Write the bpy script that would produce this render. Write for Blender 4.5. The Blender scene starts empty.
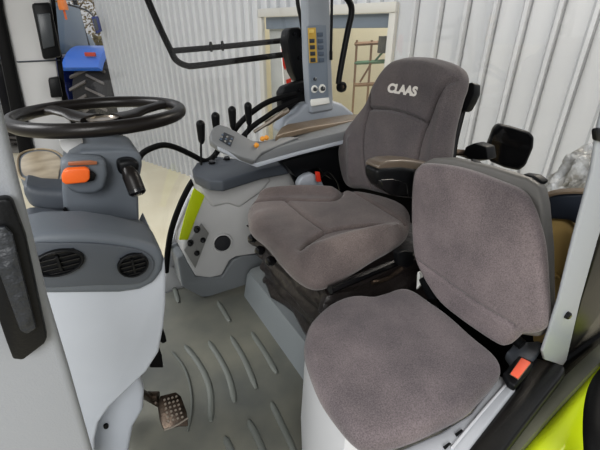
import bpy, bmesh, math, random
from mathutils import Vector, Matrix, noise
from mathutils.bvhtree import BVHTree
random.seed(7)
COL = bpy.context.scene.collection
V = Vector
# ---------------------------------------------------------------- survey of the place
F = 370.0; PITCH = math.radians(27.2); YAW = math.radians(30); CAM = V((0, 0, 1.0))
HEAD = V((math.sin(YAW), math.cos(YAW), 0)); RGT = V((math.cos(YAW), -math.sin(YAW), 0)); UP = V((0, 0, 1))
def ray(x, y):
    r = (x-300)/F; u = (225-y)/F
    return HEAD*(math.cos(PITCH)+u*math.sin(PITCH)) + RGT*r + UP*(-math.sin(PITCH)+u*math.cos(PITCH))
def PL(p, n): return (V(p), V(n).normalized())
def XP(x): return PL((x, 0, 0), (1, 0, 0))
def YP(y): return PL((0, y, 0), (0, 1, 0))
def ZP(z): return PL((0, 0, z), (0, 0, 1))
def FP(f): return PL(HEAD*f, HEAD)
def hit(x, y, pl):
    d = ray(x, y); t = (pl[0]-CAM).dot(pl[1])/d.dot(pl[1])
    return CAM+d*t
def pts(l, pl): return [hit(x, y, pl) for x, y in l]
def facing(pl, where):
    n = pl[1].copy()
    if n.dot(CAM-where) < 0: n = -n
    return n
# ---------------------------------------------------------------- materials
def mat(name, col, rough=.5, metal=0.0, bump=0.0, bscale=300, var=0.0, vscale=8, coat=0.0, spec=.5, col2=None, emit=0, bdist=.002, stretch=None):
    m = bpy.data.materials.new(name); m.use_nodes = True
    nt = m.node_tree; b = nt.nodes['Principled BSDF']
    b.inputs['Base Color'].default_value = (*col, 1); b.inputs['Roughness'].default_value = rough
    b.inputs['Metallic'].default_value = metal; b.inputs['Coat Weight'].default_value = coat
    b.inputs['Specular IOR Level'].default_value = spec
    tc = nt.nodes.new('ShaderNodeTexCoord'); src = tc.outputs['Object']
    if stretch:
        mp = nt.nodes.new('ShaderNodeMapping'); mp.inputs['Scale'].default_value = stretch
        nt.links.new(src, mp.inputs[0]); src = mp.outputs[0]
    if var or col2:
        n = nt.nodes.new('ShaderNodeTexNoise'); n.inputs['Scale'].default_value = vscale; n.inputs['Detail'].default_value = 4
        nt.links.new(src, n.inputs['Vector'])
        mx = nt.nodes.new('ShaderNodeMix'); mx.data_type = 'RGBA'
        c2 = col2 or tuple(max(0, c*(1-var)) for c in col)
        mx.inputs[6].default_value = (*col, 1); mx.inputs[7].default_value = (*c2, 1)
        rp = nt.nodes.new('ShaderNodeMapRange'); rp.inputs[1].default_value = .35; rp.inputs[2].default_value = .65
        nt.links.new(n.outputs[0], rp.inputs[0]); nt.links.new(rp.outputs[0], mx.inputs[0])
        nt.links.new(mx.outputs[2], b.inputs['Base Color'])
    if bump:
        n = nt.nodes.new('ShaderNodeTexNoise'); n.inputs['Scale'].default_value = bscale; n.inputs['Detail'].default_value = 3
        nt.links.new(src, n.inputs['Vector'])
        bp = nt.nodes.new('ShaderNodeBump'); bp.inputs['Strength'].default_value = bump; bp.inputs['Distance'].default_value = bdist
        nt.links.new(n.outputs[0], bp.inputs['Height']); nt.links.new(bp.outputs[0], b.inputs['Normal'])
    if emit:
        b.inputs['Emission Color'].default_value = (*col, 1); b.inputs['Emission Strength'].default_value = emit
    return m
def S(r, g, b):
    f = lambda c: ((c/255+.055)/1.055)**2.4 if c > 10 else c/255/12.92
    return (f(r), f(g), f(b))
def fabric(name, c, c2):
    m = mat(name, c, rough=.92, bump=.5, bscale=900, col2=c2, vscale=7, spec=.15, bdist=.0012)
    nt = m.node_tree; b = nt.nodes['Principled BSDF']
    b.inputs['Sheen Weight'].default_value = .25; b.inputs['Sheen Roughness'].default_value = .5
    # fine woven speckle
    old = b.inputs['Base Color'].links[0].from_socket
    n = nt.nodes.new('ShaderNodeTexNoise'); n.inputs['Scale'].default_value = 480; n.inputs['Detail'].default_value = 2
    tc = [x for x in nt.nodes if x.type == 'TEX_COORD'][0]; nt.links.new(tc.outputs['Object'], n.inputs['Vector'])
    mr = nt.nodes.new('ShaderNodeMapRange'); mr.inputs[1].default_value = .3; mr.inputs[2].default_value = .7; mr.inputs[3].default_value = .74; mr.inputs[4].default_value = 1.26
    nt.links.new(n.outputs[0], mr.inputs[0])
    mx = nt.nodes.new('ShaderNodeMix'); mx.data_type = 'RGBA'; mx.blend_type = 'MULTIPLY'; mx.inputs[0].default_value = 1
    nt.links.new(old, mx.inputs[6]); nt.links.new(mr.outputs[0], mx.inputs[7]); nt.links.new(mx.outputs[2], b.inputs['Base Color'])
    return m
def glassmat(name, k=.07, tint=(1, 1, 1)):
    m = bpy.data.materials.new(name); m.use_nodes = True; nt = m.node_tree; nt.nodes.clear()
    o = nt.nodes.new('ShaderNodeOutputMaterial'); mx = nt.nodes.new('ShaderNodeMixShader'); t = nt.nodes.new('ShaderNodeBsdfTransparent')
    g = nt.nodes.new('ShaderNodeBsdfGlossy'); g.inputs['Roughness'].default_value = .03
    t.inputs[0].default_value = (*tint, 1); mx.inputs[0].default_value = k
    nt.links.new(t.outputs[0], mx.inputs[1]); nt.links.new(g.outputs[0], mx.inputs[2]); nt.links.new(mx.outputs[0], o.inputs[0])
    return m
M = dict(
    seat=fabric('seat_fabric', S(126, 116, 117), S(98, 91, 93)),
    seat_dark=fabric('driver_seat_fabric', S(118, 108, 105), S(94, 86, 85)),
    back_fab=fabric('backrest_fabric', S(110, 103, 103), S(94, 89, 91)),
    black=mat('black_plastic', S(22, 23, 25), rough=.42, spec=.25, bump=.15, bscale=400),
    blackgloss=mat('glossy_black', S(18, 18, 20), rough=.2, spec=.6),
    rubber=mat('black_rubber', S(18, 18, 19), rough=.6, spec=.2, bump=.2, bscale=200),
    wheel=mat('steering_wheel_leather', S(34, 31, 30), rough=.33, spec=.35, bump=.1, bscale=500),
    grey=mat('grey_plastic', S(101, 107, 114), rough=.5, bump=.25, bscale=700, var=.08),
    greyd=mat('dark_grey_plastic', S(80, 85, 92), rough=.5, bump=.25, bscale=700),
    greyarm=mat('armrest_grey_plastic', S(126, 128, 130), rough=.42, bump=.2, bscale=700),
    light=mat('light_grey_cladding', S(200, 200, 200), rough=.5, bump=.1, bscale=500, var=.05),
    cowl=mat('pale_blue_grey_plastic', S(180, 185, 193), rough=.45, bump=.15, bscale=600, var=.04),
    white=mat('white_plastic', S(200, 201, 204), rough=.35, bump=.08, bscale=500),
    post=mat('post_cladding', S(144, 147, 152), rough=.5, bump=.15, bscale=600),
    tan=mat('warm_reflection_plastic', S(122, 108, 92), rough=.35, bump=.3, bscale=500, var=.2),  # tan base colour stands in for the warm reflection on the armrest lid
    shelltop=mat('shell_plastic', S(112, 110, 107), rough=.45, bump=.3, bscale=600),
    amber=mat('amber_reflection_panel', S(198, 170, 112), rough=.6, bump=.2, bscale=300, var=.12),  # amber reflection on the rear trim panel, put into its base colour
    cup=mat('tray_liner', S(178, 166, 145), rough=.3, col2=S(132, 118, 98), vscale=14),
    mat=mat('floor_mat_rubber', S(128, 127, 116), rough=.38, bump=.35, bscale=500, col2=S(96, 98, 94), vscale=3.5),
    pedestal=mat('seat_plinth_plastic', S(132, 137, 139), rough=.42, bump=.2, bscale=500),
    bellow=mat('dark_bellows', S(52, 47, 46), rough=.28, bump=.5, bscale=30, bdist=.01),
    orange=mat('orange_button', (.78, .15, .025), rough=.4, bump=.1),
    buckle=mat('red_release_button', S(235, 110, 84), rough=.45),
    yellow=mat('yellow_switch_surround', S(206, 172, 84), rough=.5),
    btn=mat('switch_button', S(58, 62, 68), rough=.5), btnb=mat('blue_grey_button', S(92, 104, 120), rough=.5),
    panel=mat('switch_panel_face', S(128, 138, 150), rough=.45), chrome=mat('worn_steel', S(170, 160, 148), rough=.3, metal=.9),
    steel=mat('dark_worn_steel', S(92, 80, 70), rough=.35, metal=.7, bump=.3, bscale=200, col2=S(52, 44, 38), vscale=40),
    lime=mat('lime_green_paint', S(205, 222, 30), rough=.35, coat=.3),
    sill=mat('black_sill', S(30, 29, 28), rough=.3, bump=.1, bscale=100),
    sillgrey=mat('grey_green_frame_paint', S(96, 96, 82), rough=.45),
    letter=mat('embroidery_white', S(226, 222, 216), rough=.8),
    red=mat('signal_red', S(214, 62, 40), rough=.5), signwhite=mat('sign_white', S(236, 236, 232), rough=.5),
    wall=mat('corrugated_steel', S(200, 202, 205), rough=.5, var=.03, vscale=1.2), wallr=mat('ribbed_panel_steel', S(194, 196, 199), rough=.5, var=.03, vscale=1.0),
    trim=mat('door_trim_white', S(192, 191, 186), rough=.6), shutter=mat('shutter_grey_blue', S(118, 128, 140), rough=.6),
    door=mat('sliding_door_panel', S(180, 182, 180), rough=.6, var=.05),
    ground=mat('cream_concrete', S(232, 224, 200), rough=.7, col2=S(222, 212, 186), vscale=1.5),
    cream=mat('cream_inner_wall', S(212, 206, 184), rough=.8, var=.06, vscale=2),
    rackg=mat('rack_green', S(96, 132, 104), rough=.5), rackb=mat('rack_rust', S(140, 112, 86), rough=.6), mach=mat('machine_grey', S(104, 104, 98), rough=.6, var=.4, vscale=6),
    blue=mat('tractor_blue', S(64, 124, 222), rough=.35, coat=.3), darkblue=mat('dark_blue_paint', S(20, 44, 120), rough=.4),
    tyre=mat('tyre_rubber', S(58, 57, 58), rough=.8, bump=.3, bscale=30), lug=mat('tyre_lug_rubber', S(122, 118, 116), rough=.85),
    bark=mat('bare_bark', S(116, 98, 80), rough=.9), twig=mat('autumn_leaf', S(166, 146, 112), rough=.9, col2=S(134, 120, 84), vscale=2),
    hedge=mat('hedge_leaf', S(122, 120, 78), rough=.9, col2=S(150, 128, 84), vscale=2), outside=mat('yard_gravel', S(170, 166, 158), rough=.9, var=.2, vscale=3),
    mirror=mat('dark_mirror_glass', S(14, 14, 16), rough=.06, spec=.6), screen=mat('dark_screen', S(70, 74, 78), rough=.35),
    bag=mat('crumpled_clear_plastic', S(206, 208, 210), rough=.15, bump=1, bscale=22, bdist=.03, col2=S(140, 138, 132), vscale=16),
    glass=glassmat('cab_glass', .05), shopglass=glassmat('workshop_glass', .08), taillight=mat('tail_light_red', S(200, 60, 30), rough=.4),
    keypad=mat('keypad_grey', S(142, 142, 140), rough=.5), tglass=mat('tractor_window_glass', S(120, 136, 150), rough=.12))
# ---------------------------------------------------------------- object helpers
def thing(name, label, cat, loc, group=None):
    o = bpy.data.objects.new(name, None); COL.objects.link(o); o.location = V(loc); o.empty_display_size = .05
    o['label'] = label; o['category'] = cat
    if group: o['group'] = group
    return o
def wloc(p):
    l = V((0, 0, 0))
    while p is not None: l = l+p.location; p = p.parent
    return l
def obj(name, bm, m, parent=None, smooth=35, label=None):
    """links one mesh; bm is in world coordinates"""
    if isinstance(m, str): m = M[m]
    bmesh.ops.recalc_face_normals(bm, faces=bm.faces)
    if parent is not None: base = wloc(parent); loc = V((0, 0, 0))
    else:
        xs = [v.co for v in bm.verts]
        base = V(((min(c.x for c in xs)+max(c.x for c in xs))/2, (min(c.y for c in xs)+max(c.y for c in xs))/2, min(c.z for c in xs))); loc = base.copy()
    bmesh.ops.translate(bm, verts=bm.verts, vec=-base)
    me = bpy.data.meshes.new(name); bm.to_mesh(me); bm.free()
    me.materials.append(m)
    for p in me.polygons: p.use_smooth = True
    me.set_sharp_from_angle(angle=math.radians(smooth))
    o = bpy.data.objects.new(name, me); COL.objects.link(o); o.location = loc; o.parent = parent
    if label: o['label'] = label
    return o
def tag(o, label, cat, group=None):
    o['label'] = label; o['category'] = cat
    if group: o['group'] = group
    return o
def struct(o): o['kind'] = 'structure'; return o
def merge(a, b):
    me = bpy.data.meshes.new('tmp'); b.to_mesh(me); b.free(); a.from_mesh(me); bpy.data.meshes.remove(me); return a
def crom(P, closed=False, n=8):
    out = []; L = len(P)
    rng = range(L) if closed else range(L-1)
    for i in rng:
        g = lambda k: P[k % L] if closed else P[max(0, min(L-1, k))]
        p0, p1, p2, p3 = g(i-1), g(i), g(i+1), g(i+2)
        for k in range(n):
            t = k/n
            out.append(.5*((2*p1)+(p2-p0)*t+(2*p0-5*p1+4*p2-p3)*t*t+(3*p1-p0-3*p2+p3)*t**3))
    if not closed: out.append(P[-1].copy())
    return out
def slab(poly, direction, thick, bev=.004, seg=2, smooth=False, n=5):
    """prism from a 3-D polygon"""
    P = crom([V(p) for p in poly], True, n) if smooth else [V(p) for p in poly]
    bm = bmesh.new(); d = V(direction).normalized()*thick
    a = [bm.verts.new(p) for p in P]; b = [bm.verts.new(p+d) for p in P]
    bm.faces.new(a); bm.faces.new(b[::-1])
    for i in range(len(P)):
        j = (i+1) % len(P); bm.faces.new((a[j], a[i], b[i], b[j]))
    bmesh.ops.recalc_face_normals(bm, faces=bm.faces)
    if bev:
        es = [e for e in bm.edges if len(e.link_faces) == 2 and e.calc_face_angle(0) > math.radians(28)]
        bmesh.ops.bevel(bm, geom=es, offset=bev, segments=seg, profile=.5, affect='EDGES', clamp_overlap=True)
    return bm
def pslab(px, pl, thick, bev=.004, seg=2, smooth=False, n=5, toward=False):
    P = pts(px, pl); c = sum(P, V((0, 0, 0)))/len(P); nn = facing(pl, c)
    return slab(P, nn if toward else -nn, thick, bev, seg, smooth, n)
def box(c, s, rot=0, bev=.004, seg=2, mtx=None):
    bm = bmesh.new(); bmesh.ops.create_cube(bm, size=1)
    bmesh.ops.scale(bm, vec=V(s), verts=bm.verts)
    if bev: bmesh.ops.bevel(bm, geom=bm.edges[:], offset=min(bev, min(s)*.45), segments=seg, profile=.5, affect='EDGES', clamp_overlap=True)
    if mtx is not None: bmesh.ops.transform(bm, matrix=mtx, verts=bm.verts)
    if rot: bmesh.ops.rotate(bm, cent=(0, 0, 0), matrix=Matrix.Rotation(rot, 3, 'Z'), verts=bm.verts)
    bmesh.ops.translate(bm, vec=V(c), verts=bm.verts)
    return bm
def frame_of(d, hint=UP):
    z = V(d).normalized(); x = hint.cross(z)
    if x.length < 1e-4: x = V((1, 0, 0)).cross(z)
    x.normalize(); y = z.cross(x)
    return Matrix(((x.x, y.x, z.x), (x.y, y.y, z.y), (x.z, y.z, z.z)))
def tube(P, r, seg=12, closed=False, smooth=6, caps=True, flat=1.0):
    P = [V(p) for p in P]
    n0 = len(P)
    if smooth and n0 > 2 or closed: P2 = crom(P, closed, smooth or 1)
    else: P2 = P
    rs = r if callable(r) else (lambda t: r)
    bm = bmesh.new(); rings = []; L = len(P2); prev = None
    for i, p in enumerate(P2):
        if closed: t = P2[(i+1) % L]-P2[i-1]
        else: t = P2[min(i+1, L-1)]-P2[max(i-1, 0)]
        t.normalize()
        if prev is None: x = frame_of(t).col[0].copy()
        else: x = prev-t*prev.dot(t); x.normalize()
        prev = x; y = t.cross(x); rr = rs(i/(L-1))
        rings.append([bm.verts.new(p+x*math.cos(a)*rr+y*math.sin(a)*rr*flat) for a in [2*math.pi*k/seg for k in range(seg)]])
    for i in range(L if closed else L-1):
        A = rings[i]; B = rings[(i+1) % L]
        for k in range(seg):
            j = (k+1) % seg; bm.faces.new((A[k], A[j], B[j], B[k]))
    if caps and not closed: bm.faces.new(rings[0][::-1]); bm.faces.new(rings[-1])
    return bm
def lathe(prof, c, axis, seg=32, sx=1, sy=1, ref=UP):
    """prof: (radius, height) pairs along axis"""
    R = frame_of(axis, ref); bm = bmesh.new(); rings = []
    for r, h in prof:
        if r < 1e-6: rings.append([bm.verts.new(V(c)+R@V((0, 0, h)))])
        else: rings.append([bm.verts.new(V(c)+R@V((r*sx*math.cos(a), r*sy*math.sin(a), h))) for a in [2*math.pi*k/seg for k in range(seg)]])
    for A, B in zip(rings, rings[1:]):
        for k in range(seg):
            j = (k+1) % seg
            if len(A) == 1 and len(B) == 1: continue
            if len(A) == 1: bm.faces.new((A[0], B[j], B[k]))
            elif len(B) == 1: bm.faces.new((A[k], A[j], B[0]))
            else: bm.faces.new((A[k], A[j], B[j], B[k]))
    if len(rings[0]) > 1: bm.faces.new(rings[0][::-1])
    if len(rings[-1]) > 1: bm.faces.new(rings[-1])
    return bm
def segdist(p, a, b):
    ab = b-a; t = max(0, min(1, (p-a).dot(ab)/max(ab.length_squared, 1e-12))); return (p-(a+ab*t)).length
def polydist(p, L): return min(segdist(p, L[i], L[i+1]) for i in range(len(L)-1))
def puff(px, pl, thick, r=.03, dome=.01, N=220, rings=46, seams=(), bumps=(), outer=None, nback=True):
    """upholstered pad: rounded outline, soft crowned face, sewn seams; outline read on plane pl"""
    P = crom(pts(px, pl), True, 10)
    # resample evenly
    L = [0]
    for i in range(len(P)): L.append(L[-1]+(P[(i+1) % len(P)]-P[i]).length)
    Q = []; k = 0
    for i in range(N):
        s = L[-1]*i/N
        while L[k+1] < s: k += 1
        Q.append(P[k].lerp(P[(k+1) % len(P)], (s-L[k])/max(1e-9, L[k+1]-L[k])))
    c = sum(Q, V((0, 0, 0)))/N; nn = facing(pl, c)
    mr = sum((q-c).length for q in Q)/N
    SM = [(crom(pts(s, pl), False, 8), w, d) for s, w, d in seams]; BM = [(crom(pts(s, pl), False, 6), w, d) for s, w, d in bumps]
    bm = bmesh.new()
    def put(q, h, seamed):
        if seamed:
            for s, w, d in SM: h -= d*math.exp(-(polydist(q, s)/w)**2)
            for s, w, d in BM: h += d*math.exp(-(polydist(q, s)/w)**2)
        return bm.verts.new(q+nn*h)
    R = []
    # back edge ring, rounded
    for k in range(5):
        a = k/4*math.pi/2
        R.append([bm.verts.new(c+(q-c)*(1-r*.7*(1-math.sin(a))/mr)-nn*(thick-r*.7*(1-math.cos(a)))) for q in Q])
    for k in range(9):
        a = k/8*math.pi/2
        f = 1-r*(1-math.cos(a))/mr
        R.append([put(c+(q-c)*f, -r+r*math.sin(a), k > 3) for q in Q])
    f0 = 1-r/mr
    for k in range(1, rings):
        f = f0*(1-k/rings)
        R.append([put(c+(q-c)*f, dome*(1-(f/f0)**2), True) for q in Q])
    for A, B in zip(R, R[1:]):
        for i in range(N):
            j = (i+1) % N; bm.faces.new((A[i], A[j], B[j], B[i]))
    cv = put(c, dome, True)
    for i in range(N): bm.faces.new((R[-1][i], R[-1][(i+1) % N], cv))
    bm.faces.new(R[0][::-1])
    return bm
def loft(sections, caps=True):
    bm = bmesh.new(); R = [[bm.verts.new(p) for p in s] for s in sections]; n = len(R[0])
    for A, B in zip(R, R[1:]):
        for i in range(n):
            j = (i+1) % n; bm.faces.new((A[i], A[j], B[j], B[i]))
    if caps: bm.faces.new(R[0][::-1]); bm.faces.new(R[-1])
    return bm
def lbl(l): return l
#==================================================================== WORKSHOP
G = -1.3
ALN = math.radians(38)
def W(f, r, z): return HEAD*f+RGT*r+UP*z
D0 = 4.9
# wall line in heading frame: passes (f=D0,r=0), direction toward the camera's right
WD = (HEAD*(-math.sin(ALN))+RGT*math.cos(ALN)).normalized(); WN = (HEAD*(-math.cos(ALN))-RGT*math.sin(ALN)).normalized()
WALL = (HEAD*D0, WN)
def ws(x, y=35): return (hit(x, y, WALL)-HEAD*D0).dot(WD)
def wp(s, z, o=0): return HEAD*D0+WD*s+UP*z+WN*o
bm = bmesh.new()
for a, b in (((-14, -14), (14, 22)),):
    vs = [bm.verts.new((a[0], a[1], G)), bm.verts.new((b[0], a[1], G)), bm.verts.new((b[0], b[1], G)), bm.verts.new((a[0], b[1], G))]; bm.faces.new(vs)
struct(obj('floor', bm, 'ground'))
def corrug(s0, s1, z0, z1, pitch, depth, prof):
    bm = bmesh.new(); P = []; s = s0
    while s < s1:
        for t, d in prof:
            q = s+t*pitch
            if q <= s1: P.append((q, d*depth))
        s += pitch
    P.append((s1, 0))
    a = [bm.verts.new(wp(q, z0, d)) for q, d in P]; b = [bm.verts.new(wp(q, z1, d)) for q, d in P]
    for i in range(len(P)-1): bm.faces.new((a[i], a[i+1], b[i+1], b[i]))
    return bm
TR = ((0, 0), (.3, 0), (.42, 1), (.72, 1), (.84, 0)); TRB = ((0, 0), (.62, 0), (.70, .9), (.82, 1), (.85, -.25), (.88, -.25), (.90, 0))
sL = ws(104); sA = ws(264); sB = ws(396); sR = sB+3.4
ZT = 3.2
zh = hit(300, 9, WALL).z; zb = G
struct(obj('wall_back', merge(corrug(sL, sA, G, ZT, .15, .05, TR), corrug(sA, sB, zh, ZT, .15, .05, TR)), 'wall', smooth=20))
struct(obj('wall_right', corrug(sB, sR, G, ZT, .235, .065, TRB), 'wallr', smooth=20))
bm = box((0, 0, 0), (.12, .06, ZT-G), bev=.01)
R4 = Matrix(((WD.x, WN.x, 0, 0), (WD.y, WN.y, 0, 0), (0, 0, 1, 0), (0, 0, 0, 1)))
bmesh.ops.transform(bm, matrix=Matrix.Translation(wp(sL, (G+ZT)/2, 0))@R4, verts=bm.verts)
struct(obj('trim_1', bm, 'wall'))
def wbox(s0, s1, z0, z1, o0, o1, bev=.005):
    bm = box((0, 0, 0), (s1-s0, o1-o0, z1-z0), bev=bev)
    bmesh.ops.transform(bm, matrix=Matrix.Translation(wp((s0+s1)/2, (z0+z1)/2, (o0+o1)/2))@R4, verts=bm.verts); return bm
# door opening trim, roller shutter, sliding door, room behind
struct(obj('trim_2', wbox(sA-.03, sB+.0, zh-.07, zh+.02, 0, .07), 'trim'))
struct(obj('trim_3', wbox(sB-.07, sB, G, zh-.07, 0, .06), 'trim'))
struct(obj('trim_4', wbox(sA-.05, sA+.02, G, zh-.07, 0, .06), 'trim'))
zs = hit(365, 28, WALL).z; s303 = ws(300, 60)
struct(obj('door_1', wbox(sA+.02, s303, G, zs, -.14, -.08), 'door'))
struct(obj('window_1', wbox(s303, sB-.07, zs, zh-.07, -.06, -.02), 'shutter'))
struct(obj('window_2', wbox(sA+.02, s303, zs, zh-.07, -.06, -.02), 'shutter'))
bm = bmesh.new(); DP = -2.2
for q in (((sA-.8, G, DP), (sB+2.6, G, DP), (sB+2.6, ZT, DP), (sA-.8, ZT, DP)), ((sA-.8, G, DP), (sA-.8, G, -.16), (sA-.8, ZT, -.16), (sA-.8, ZT, DP)), ((sB+2.6, G, DP), (sB+2.6, G, -.16), (sB+2.6, ZT, -.16), (sB+2.6, ZT, DP))):
    bm.faces.new([bm.verts.new(wp(*p)) for p in q])
struct(obj('wall_inner', bm, 'cream'))
struct(obj('window_3', wbox(s303, sB-.07, G+.1, zs, -.05, -.045, bev=0), 'shopglass'))
# storage rack behind the glass
RK = (HEAD*D0+WN*(-1.1), WN)
c0 = hit(372, 100, RK); t = thing('storage_rack', 'rusty brown and green steel storage rack standing inside the workshop behind the window', 'rack', (c0.x, c0.y, G))
def rbar(x0, y0, x1, y1, r=.022, off=0):
    return tube([hit(x0, y0, RK)+WN*off, hit(x1, y1, RK)+WN*off], r, 4, smooth=0)
for x in (357, 372, 388):
    a = hit(x, 40, RK); b = V((a.x, a.y, G)); obj('upright', tube([a, b], .02, 4, smooth=0), 'rackb', t)
for y, m in ((43, 'rackb'), (62, 'rackg'), (84, 'rackb')):
    obj('shelf_beam', rbar(355, y+1, 391, y-1, .025), m, t)
obj('brace', rbar(360, 82, 372, 62, .015), 'rackb', t); obj('brace', rbar(374, 62, 388, 46, .015), 'rackg', t)
mo = thing('machine', 'dark grey piece of machinery lying on the shelf of the steel rack', 'machine', hit(375, 60, RK)); obj('casing', wbox(ws(368)+.35, ws(385)+.5, hit(375, 58, RK).z-.28, hit(375, 58, RK).z+.02, -1.2, -.95, .03), 'mach', mo); obj('motor', lathe([(0, 0), (.09, .0), (.09, .2), (0, .2)], hit(384, 53, RK), UP, 12), 'mach', mo)
tag(obj('panel', wbox(ws(333)+.1, ws(352)+.35, hit(345, 88, RK).z-.3, hit(345, 38, RK).z, -1.6, -1.5, .01), mat('pale_yellow_board', S(214, 202, 158), .7)), 'pale yellow board leaning inside the workshop left of the steel rack', 'board')
#==================================================================== OUTDOORS
bm = bmesh.new()
p = [W(7.9, -14, G+.012), W(26, -24, G+.012), W(26, 4, G+.012), W(7.9, -3.7, G+.012)]; bm.faces.new([bm.verts.new(q) for q in p])
struct(obj('trim_5', bm, 'outside'))['label'] = 'gravel yard outside the workshop'
def foliage(c, rad, n, size, m, name, parent):
    bm = bmesh.new()
    for i in range(n):
        d = V((random.gauss(0, 1), random.gauss(0, 1), random.gauss(0, 1))).normalized()*(random.random()**.45)
        q = V(c)+V((d.x*rad[0], d.y*rad[1], d.z*rad[2])); R = Matrix.Rotation(random.random()*6.28, 3, V((random.random(), random.random(), random.random()+.1)).normalized())
        s = size*random.uniform(.6, 1.3)
        bm.faces.new([bm.verts.new(q+R@V(v)) for v in ((-s, -s*.6, 0), (s, -s*.6, 0), (s*.7, s*.7, 0), (-s*.8, s*.5, 0))])
    return obj(name, bm, m, parent)
def tree(f, r, h, rad, m, label, n=420, g='trees beyond the blue tractor'):
    b = W(f, r, G); t = thing('tree', label, 'tree', b, None)
    bm = tube([b, b+V((.05, 0, h*.4)), b+V((-.05, .1, h))], lambda k: .12*(1-.8*k), 7)
    for i in range(9):
        z = h*random.uniform(.35, .85); a = random.random()*6.28; l = rad*random.uniform(.5, .95)
        merge(bm, tube([b+V((0, 0, z)), b+V((math.cos(a)*l*.5, math.sin(a)*l*.5, z+l*.35)), b+V((math.cos(a)*l, math.sin(a)*l, z+l*.8))], lambda k: .04*(1-.8*k), 5, smooth=3))
    obj('trunk', bm, 'bark', t)
    foliage(b+V((0, 0, h*.72)), (rad, rad, h*.42), n*5, .05, m, 'foliage', t)
def shrub(f, r, h, rad, label):
    b = W(f, r, G); t = thing('shrub', label, 'shrub', b)
    obj('stem', tube([b, b+V((0, 0, h*.8))], .05, 6, smooth=0), 'bark', t)
    foliage(b+V((0, 0, h*.5)), (rad, rad, h*.52), 4500, .055, 'hedge', 'foliage', t)
shrub(13, -5.9, 2.5, 1.0, 'brownish bush beyond the tractor, next to the corrugated wall edge')
shrub(15, -8.9, 2.5, 1.2, 'olive bush beyond the roof of the blue tractor')
shrub(18, -13.5, 2.6, 1.4, 'bush partly hidden by the front pillar')
tree(17, -7.6, 4.4, 1.3, 'twig', 'bare pale brown tree rising beside the wall edge', 260)
tree(18, -10.2, 4.6, 1.5, 'twig', 'bare pale brown tree behind the orange beacon', 240)
# --- blue tractor seen from behind
TF = 6.6
bt = W(TF, -4.2, G)
t = thing('blue_tractor', 'blue tractor with big chevron tyre parked outside past the wall edge', 'tractor', bt)
def tyre(r_c):
    c = W(TF, r_c, G+.92)
    R = .88; w = .34
    prof = [(.5, -w*.8), (.6, -w), (.78, -w), (R-.03, -w*.85), (R, -w*.5), (R+.01, 0), (R, w*.5), (R-.03, w*.85), (.78, w), (.6, w), (.5, w*.8), (.46, 0)]
    o = obj('tyre', lathe([(.46, -.2)]+prof[:-1]+[(.46, .2)], c, RGT, 40), 'tyre', t)
    bm = bmesh.new(); A = frame_of(RGT)
    for i in range(22):
        for sgn in (-1, 1):
            a = 2*math.pi*(i+(.5 if sgn > 0 else 0))/22
            da = .17
            P0 = [(a, 0), (a+.055, 0), (a+da+.055, sgn*w*.97), (a+da, sgn*w*.97)]
            lo = [c+A@V((R*.975*math.cos(q), R*.975*math.sin(q), s)) for q, s in P0]; hi = [c+A@V(((R+.055)*math.cos(q), (R+.055)*math.sin(q), s)) for q, s in P0]
            hi[2] = c+A@V(((R+.02)*math.cos(P0[2][0]), (R+.02)*math.sin(P0[2][0]), P0[2][1])); hi[3] = c+A@V(((R+.02)*math.cos(P0[3][0]), (R+.02)*math.sin(P0[3][0]), P0[3][1]))
            merge(bm, loft([lo, hi]))
    obj('tread', bm, 'lug', o)
    obj('rim', lathe([(0, -.1), (.3, -.1), (.45, -.2), (.47, -.2), (.47, .2), (.45, .2), (.3, .1), (0, .1)], c, RGT, 28), mat('rim_pale', S(200, 200, 205), .4), t)
tyre(-3.28); tyre(-5.4)
def fender(rc, w):
    c = W(TF, rc, G+.92); A = []
    for r in (1.03, .99):
        for k in (0,):
            pass
    secs = []
    for i in range(13):
        a = math.radians(10+i*(128/12)); d = HEAD*math.cos(a)+UP*math.sin(a)
        secs.append([c+d*1.03-RGT*w, c+d*1.08-RGT*w*.92, c+d*1.08+RGT*w*.92, c+d*1.03+RGT*w, c+d*.98+RGT*w, c+d*.98-RGT*w])
    return loft(secs)
f1 = obj('fender', fender(-3.32, .38), 'blue', t); f2 = obj('fender', fender(-5.4, .38), 'blue', t)
obj('tail_light', box(W(TF-.62, -3.15, G+1.86), (.2, .05, .07), rot=-YAW, bev=.01), 'taillight', f1)
# cab body: lower blue, window posts, roof
def hbox(f, r, z, sf, sr, sz, bev=.02): return box(W(f, r, z), (sr, sf, sz), rot=-YAW, bev=bev)
obj('cab_body', hbox(TF+.25, -4.45, G+1.35, 1.3, 1.1, .9, .08), 'darkblue', t)
for r in (-3.9, -5.0):
    for f in (-.35, .85): obj('cab_post', tube([W(TF+f, r, G+1.8), W(TF+f+.05, r+(.05 if r < -4.5 else -.1), G+2.85)], .045, 8, smooth=0), 'black', t)
obj('cab_roof', hbox(TF+.3, -4.45, G+2.95, 1.6, 1.2, .2, .07), 'signwhite', t)
obj('rear_window', hbox(TF-.36, -4.45, G+2.3, .02, .95, .9, .005), 'tglass', t)
obj('side_window', hbox(TF+.25, -3.88, G+2.3, 1.1, .02, .9, .005), 'tglass', t)
obj('exhaust', tube([W(TF+1.6, -3.85, G+1.6), W(TF+1.6, -3.85, G+2.9)], .05, 10, smooth=0), 'black', t)
TL = W(8.8, -5.30, G); KS = 1.05
def settle(bm):
    for v in bm.verts: v.co = bt+(v.co-TL)/KS
    return bm
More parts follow.
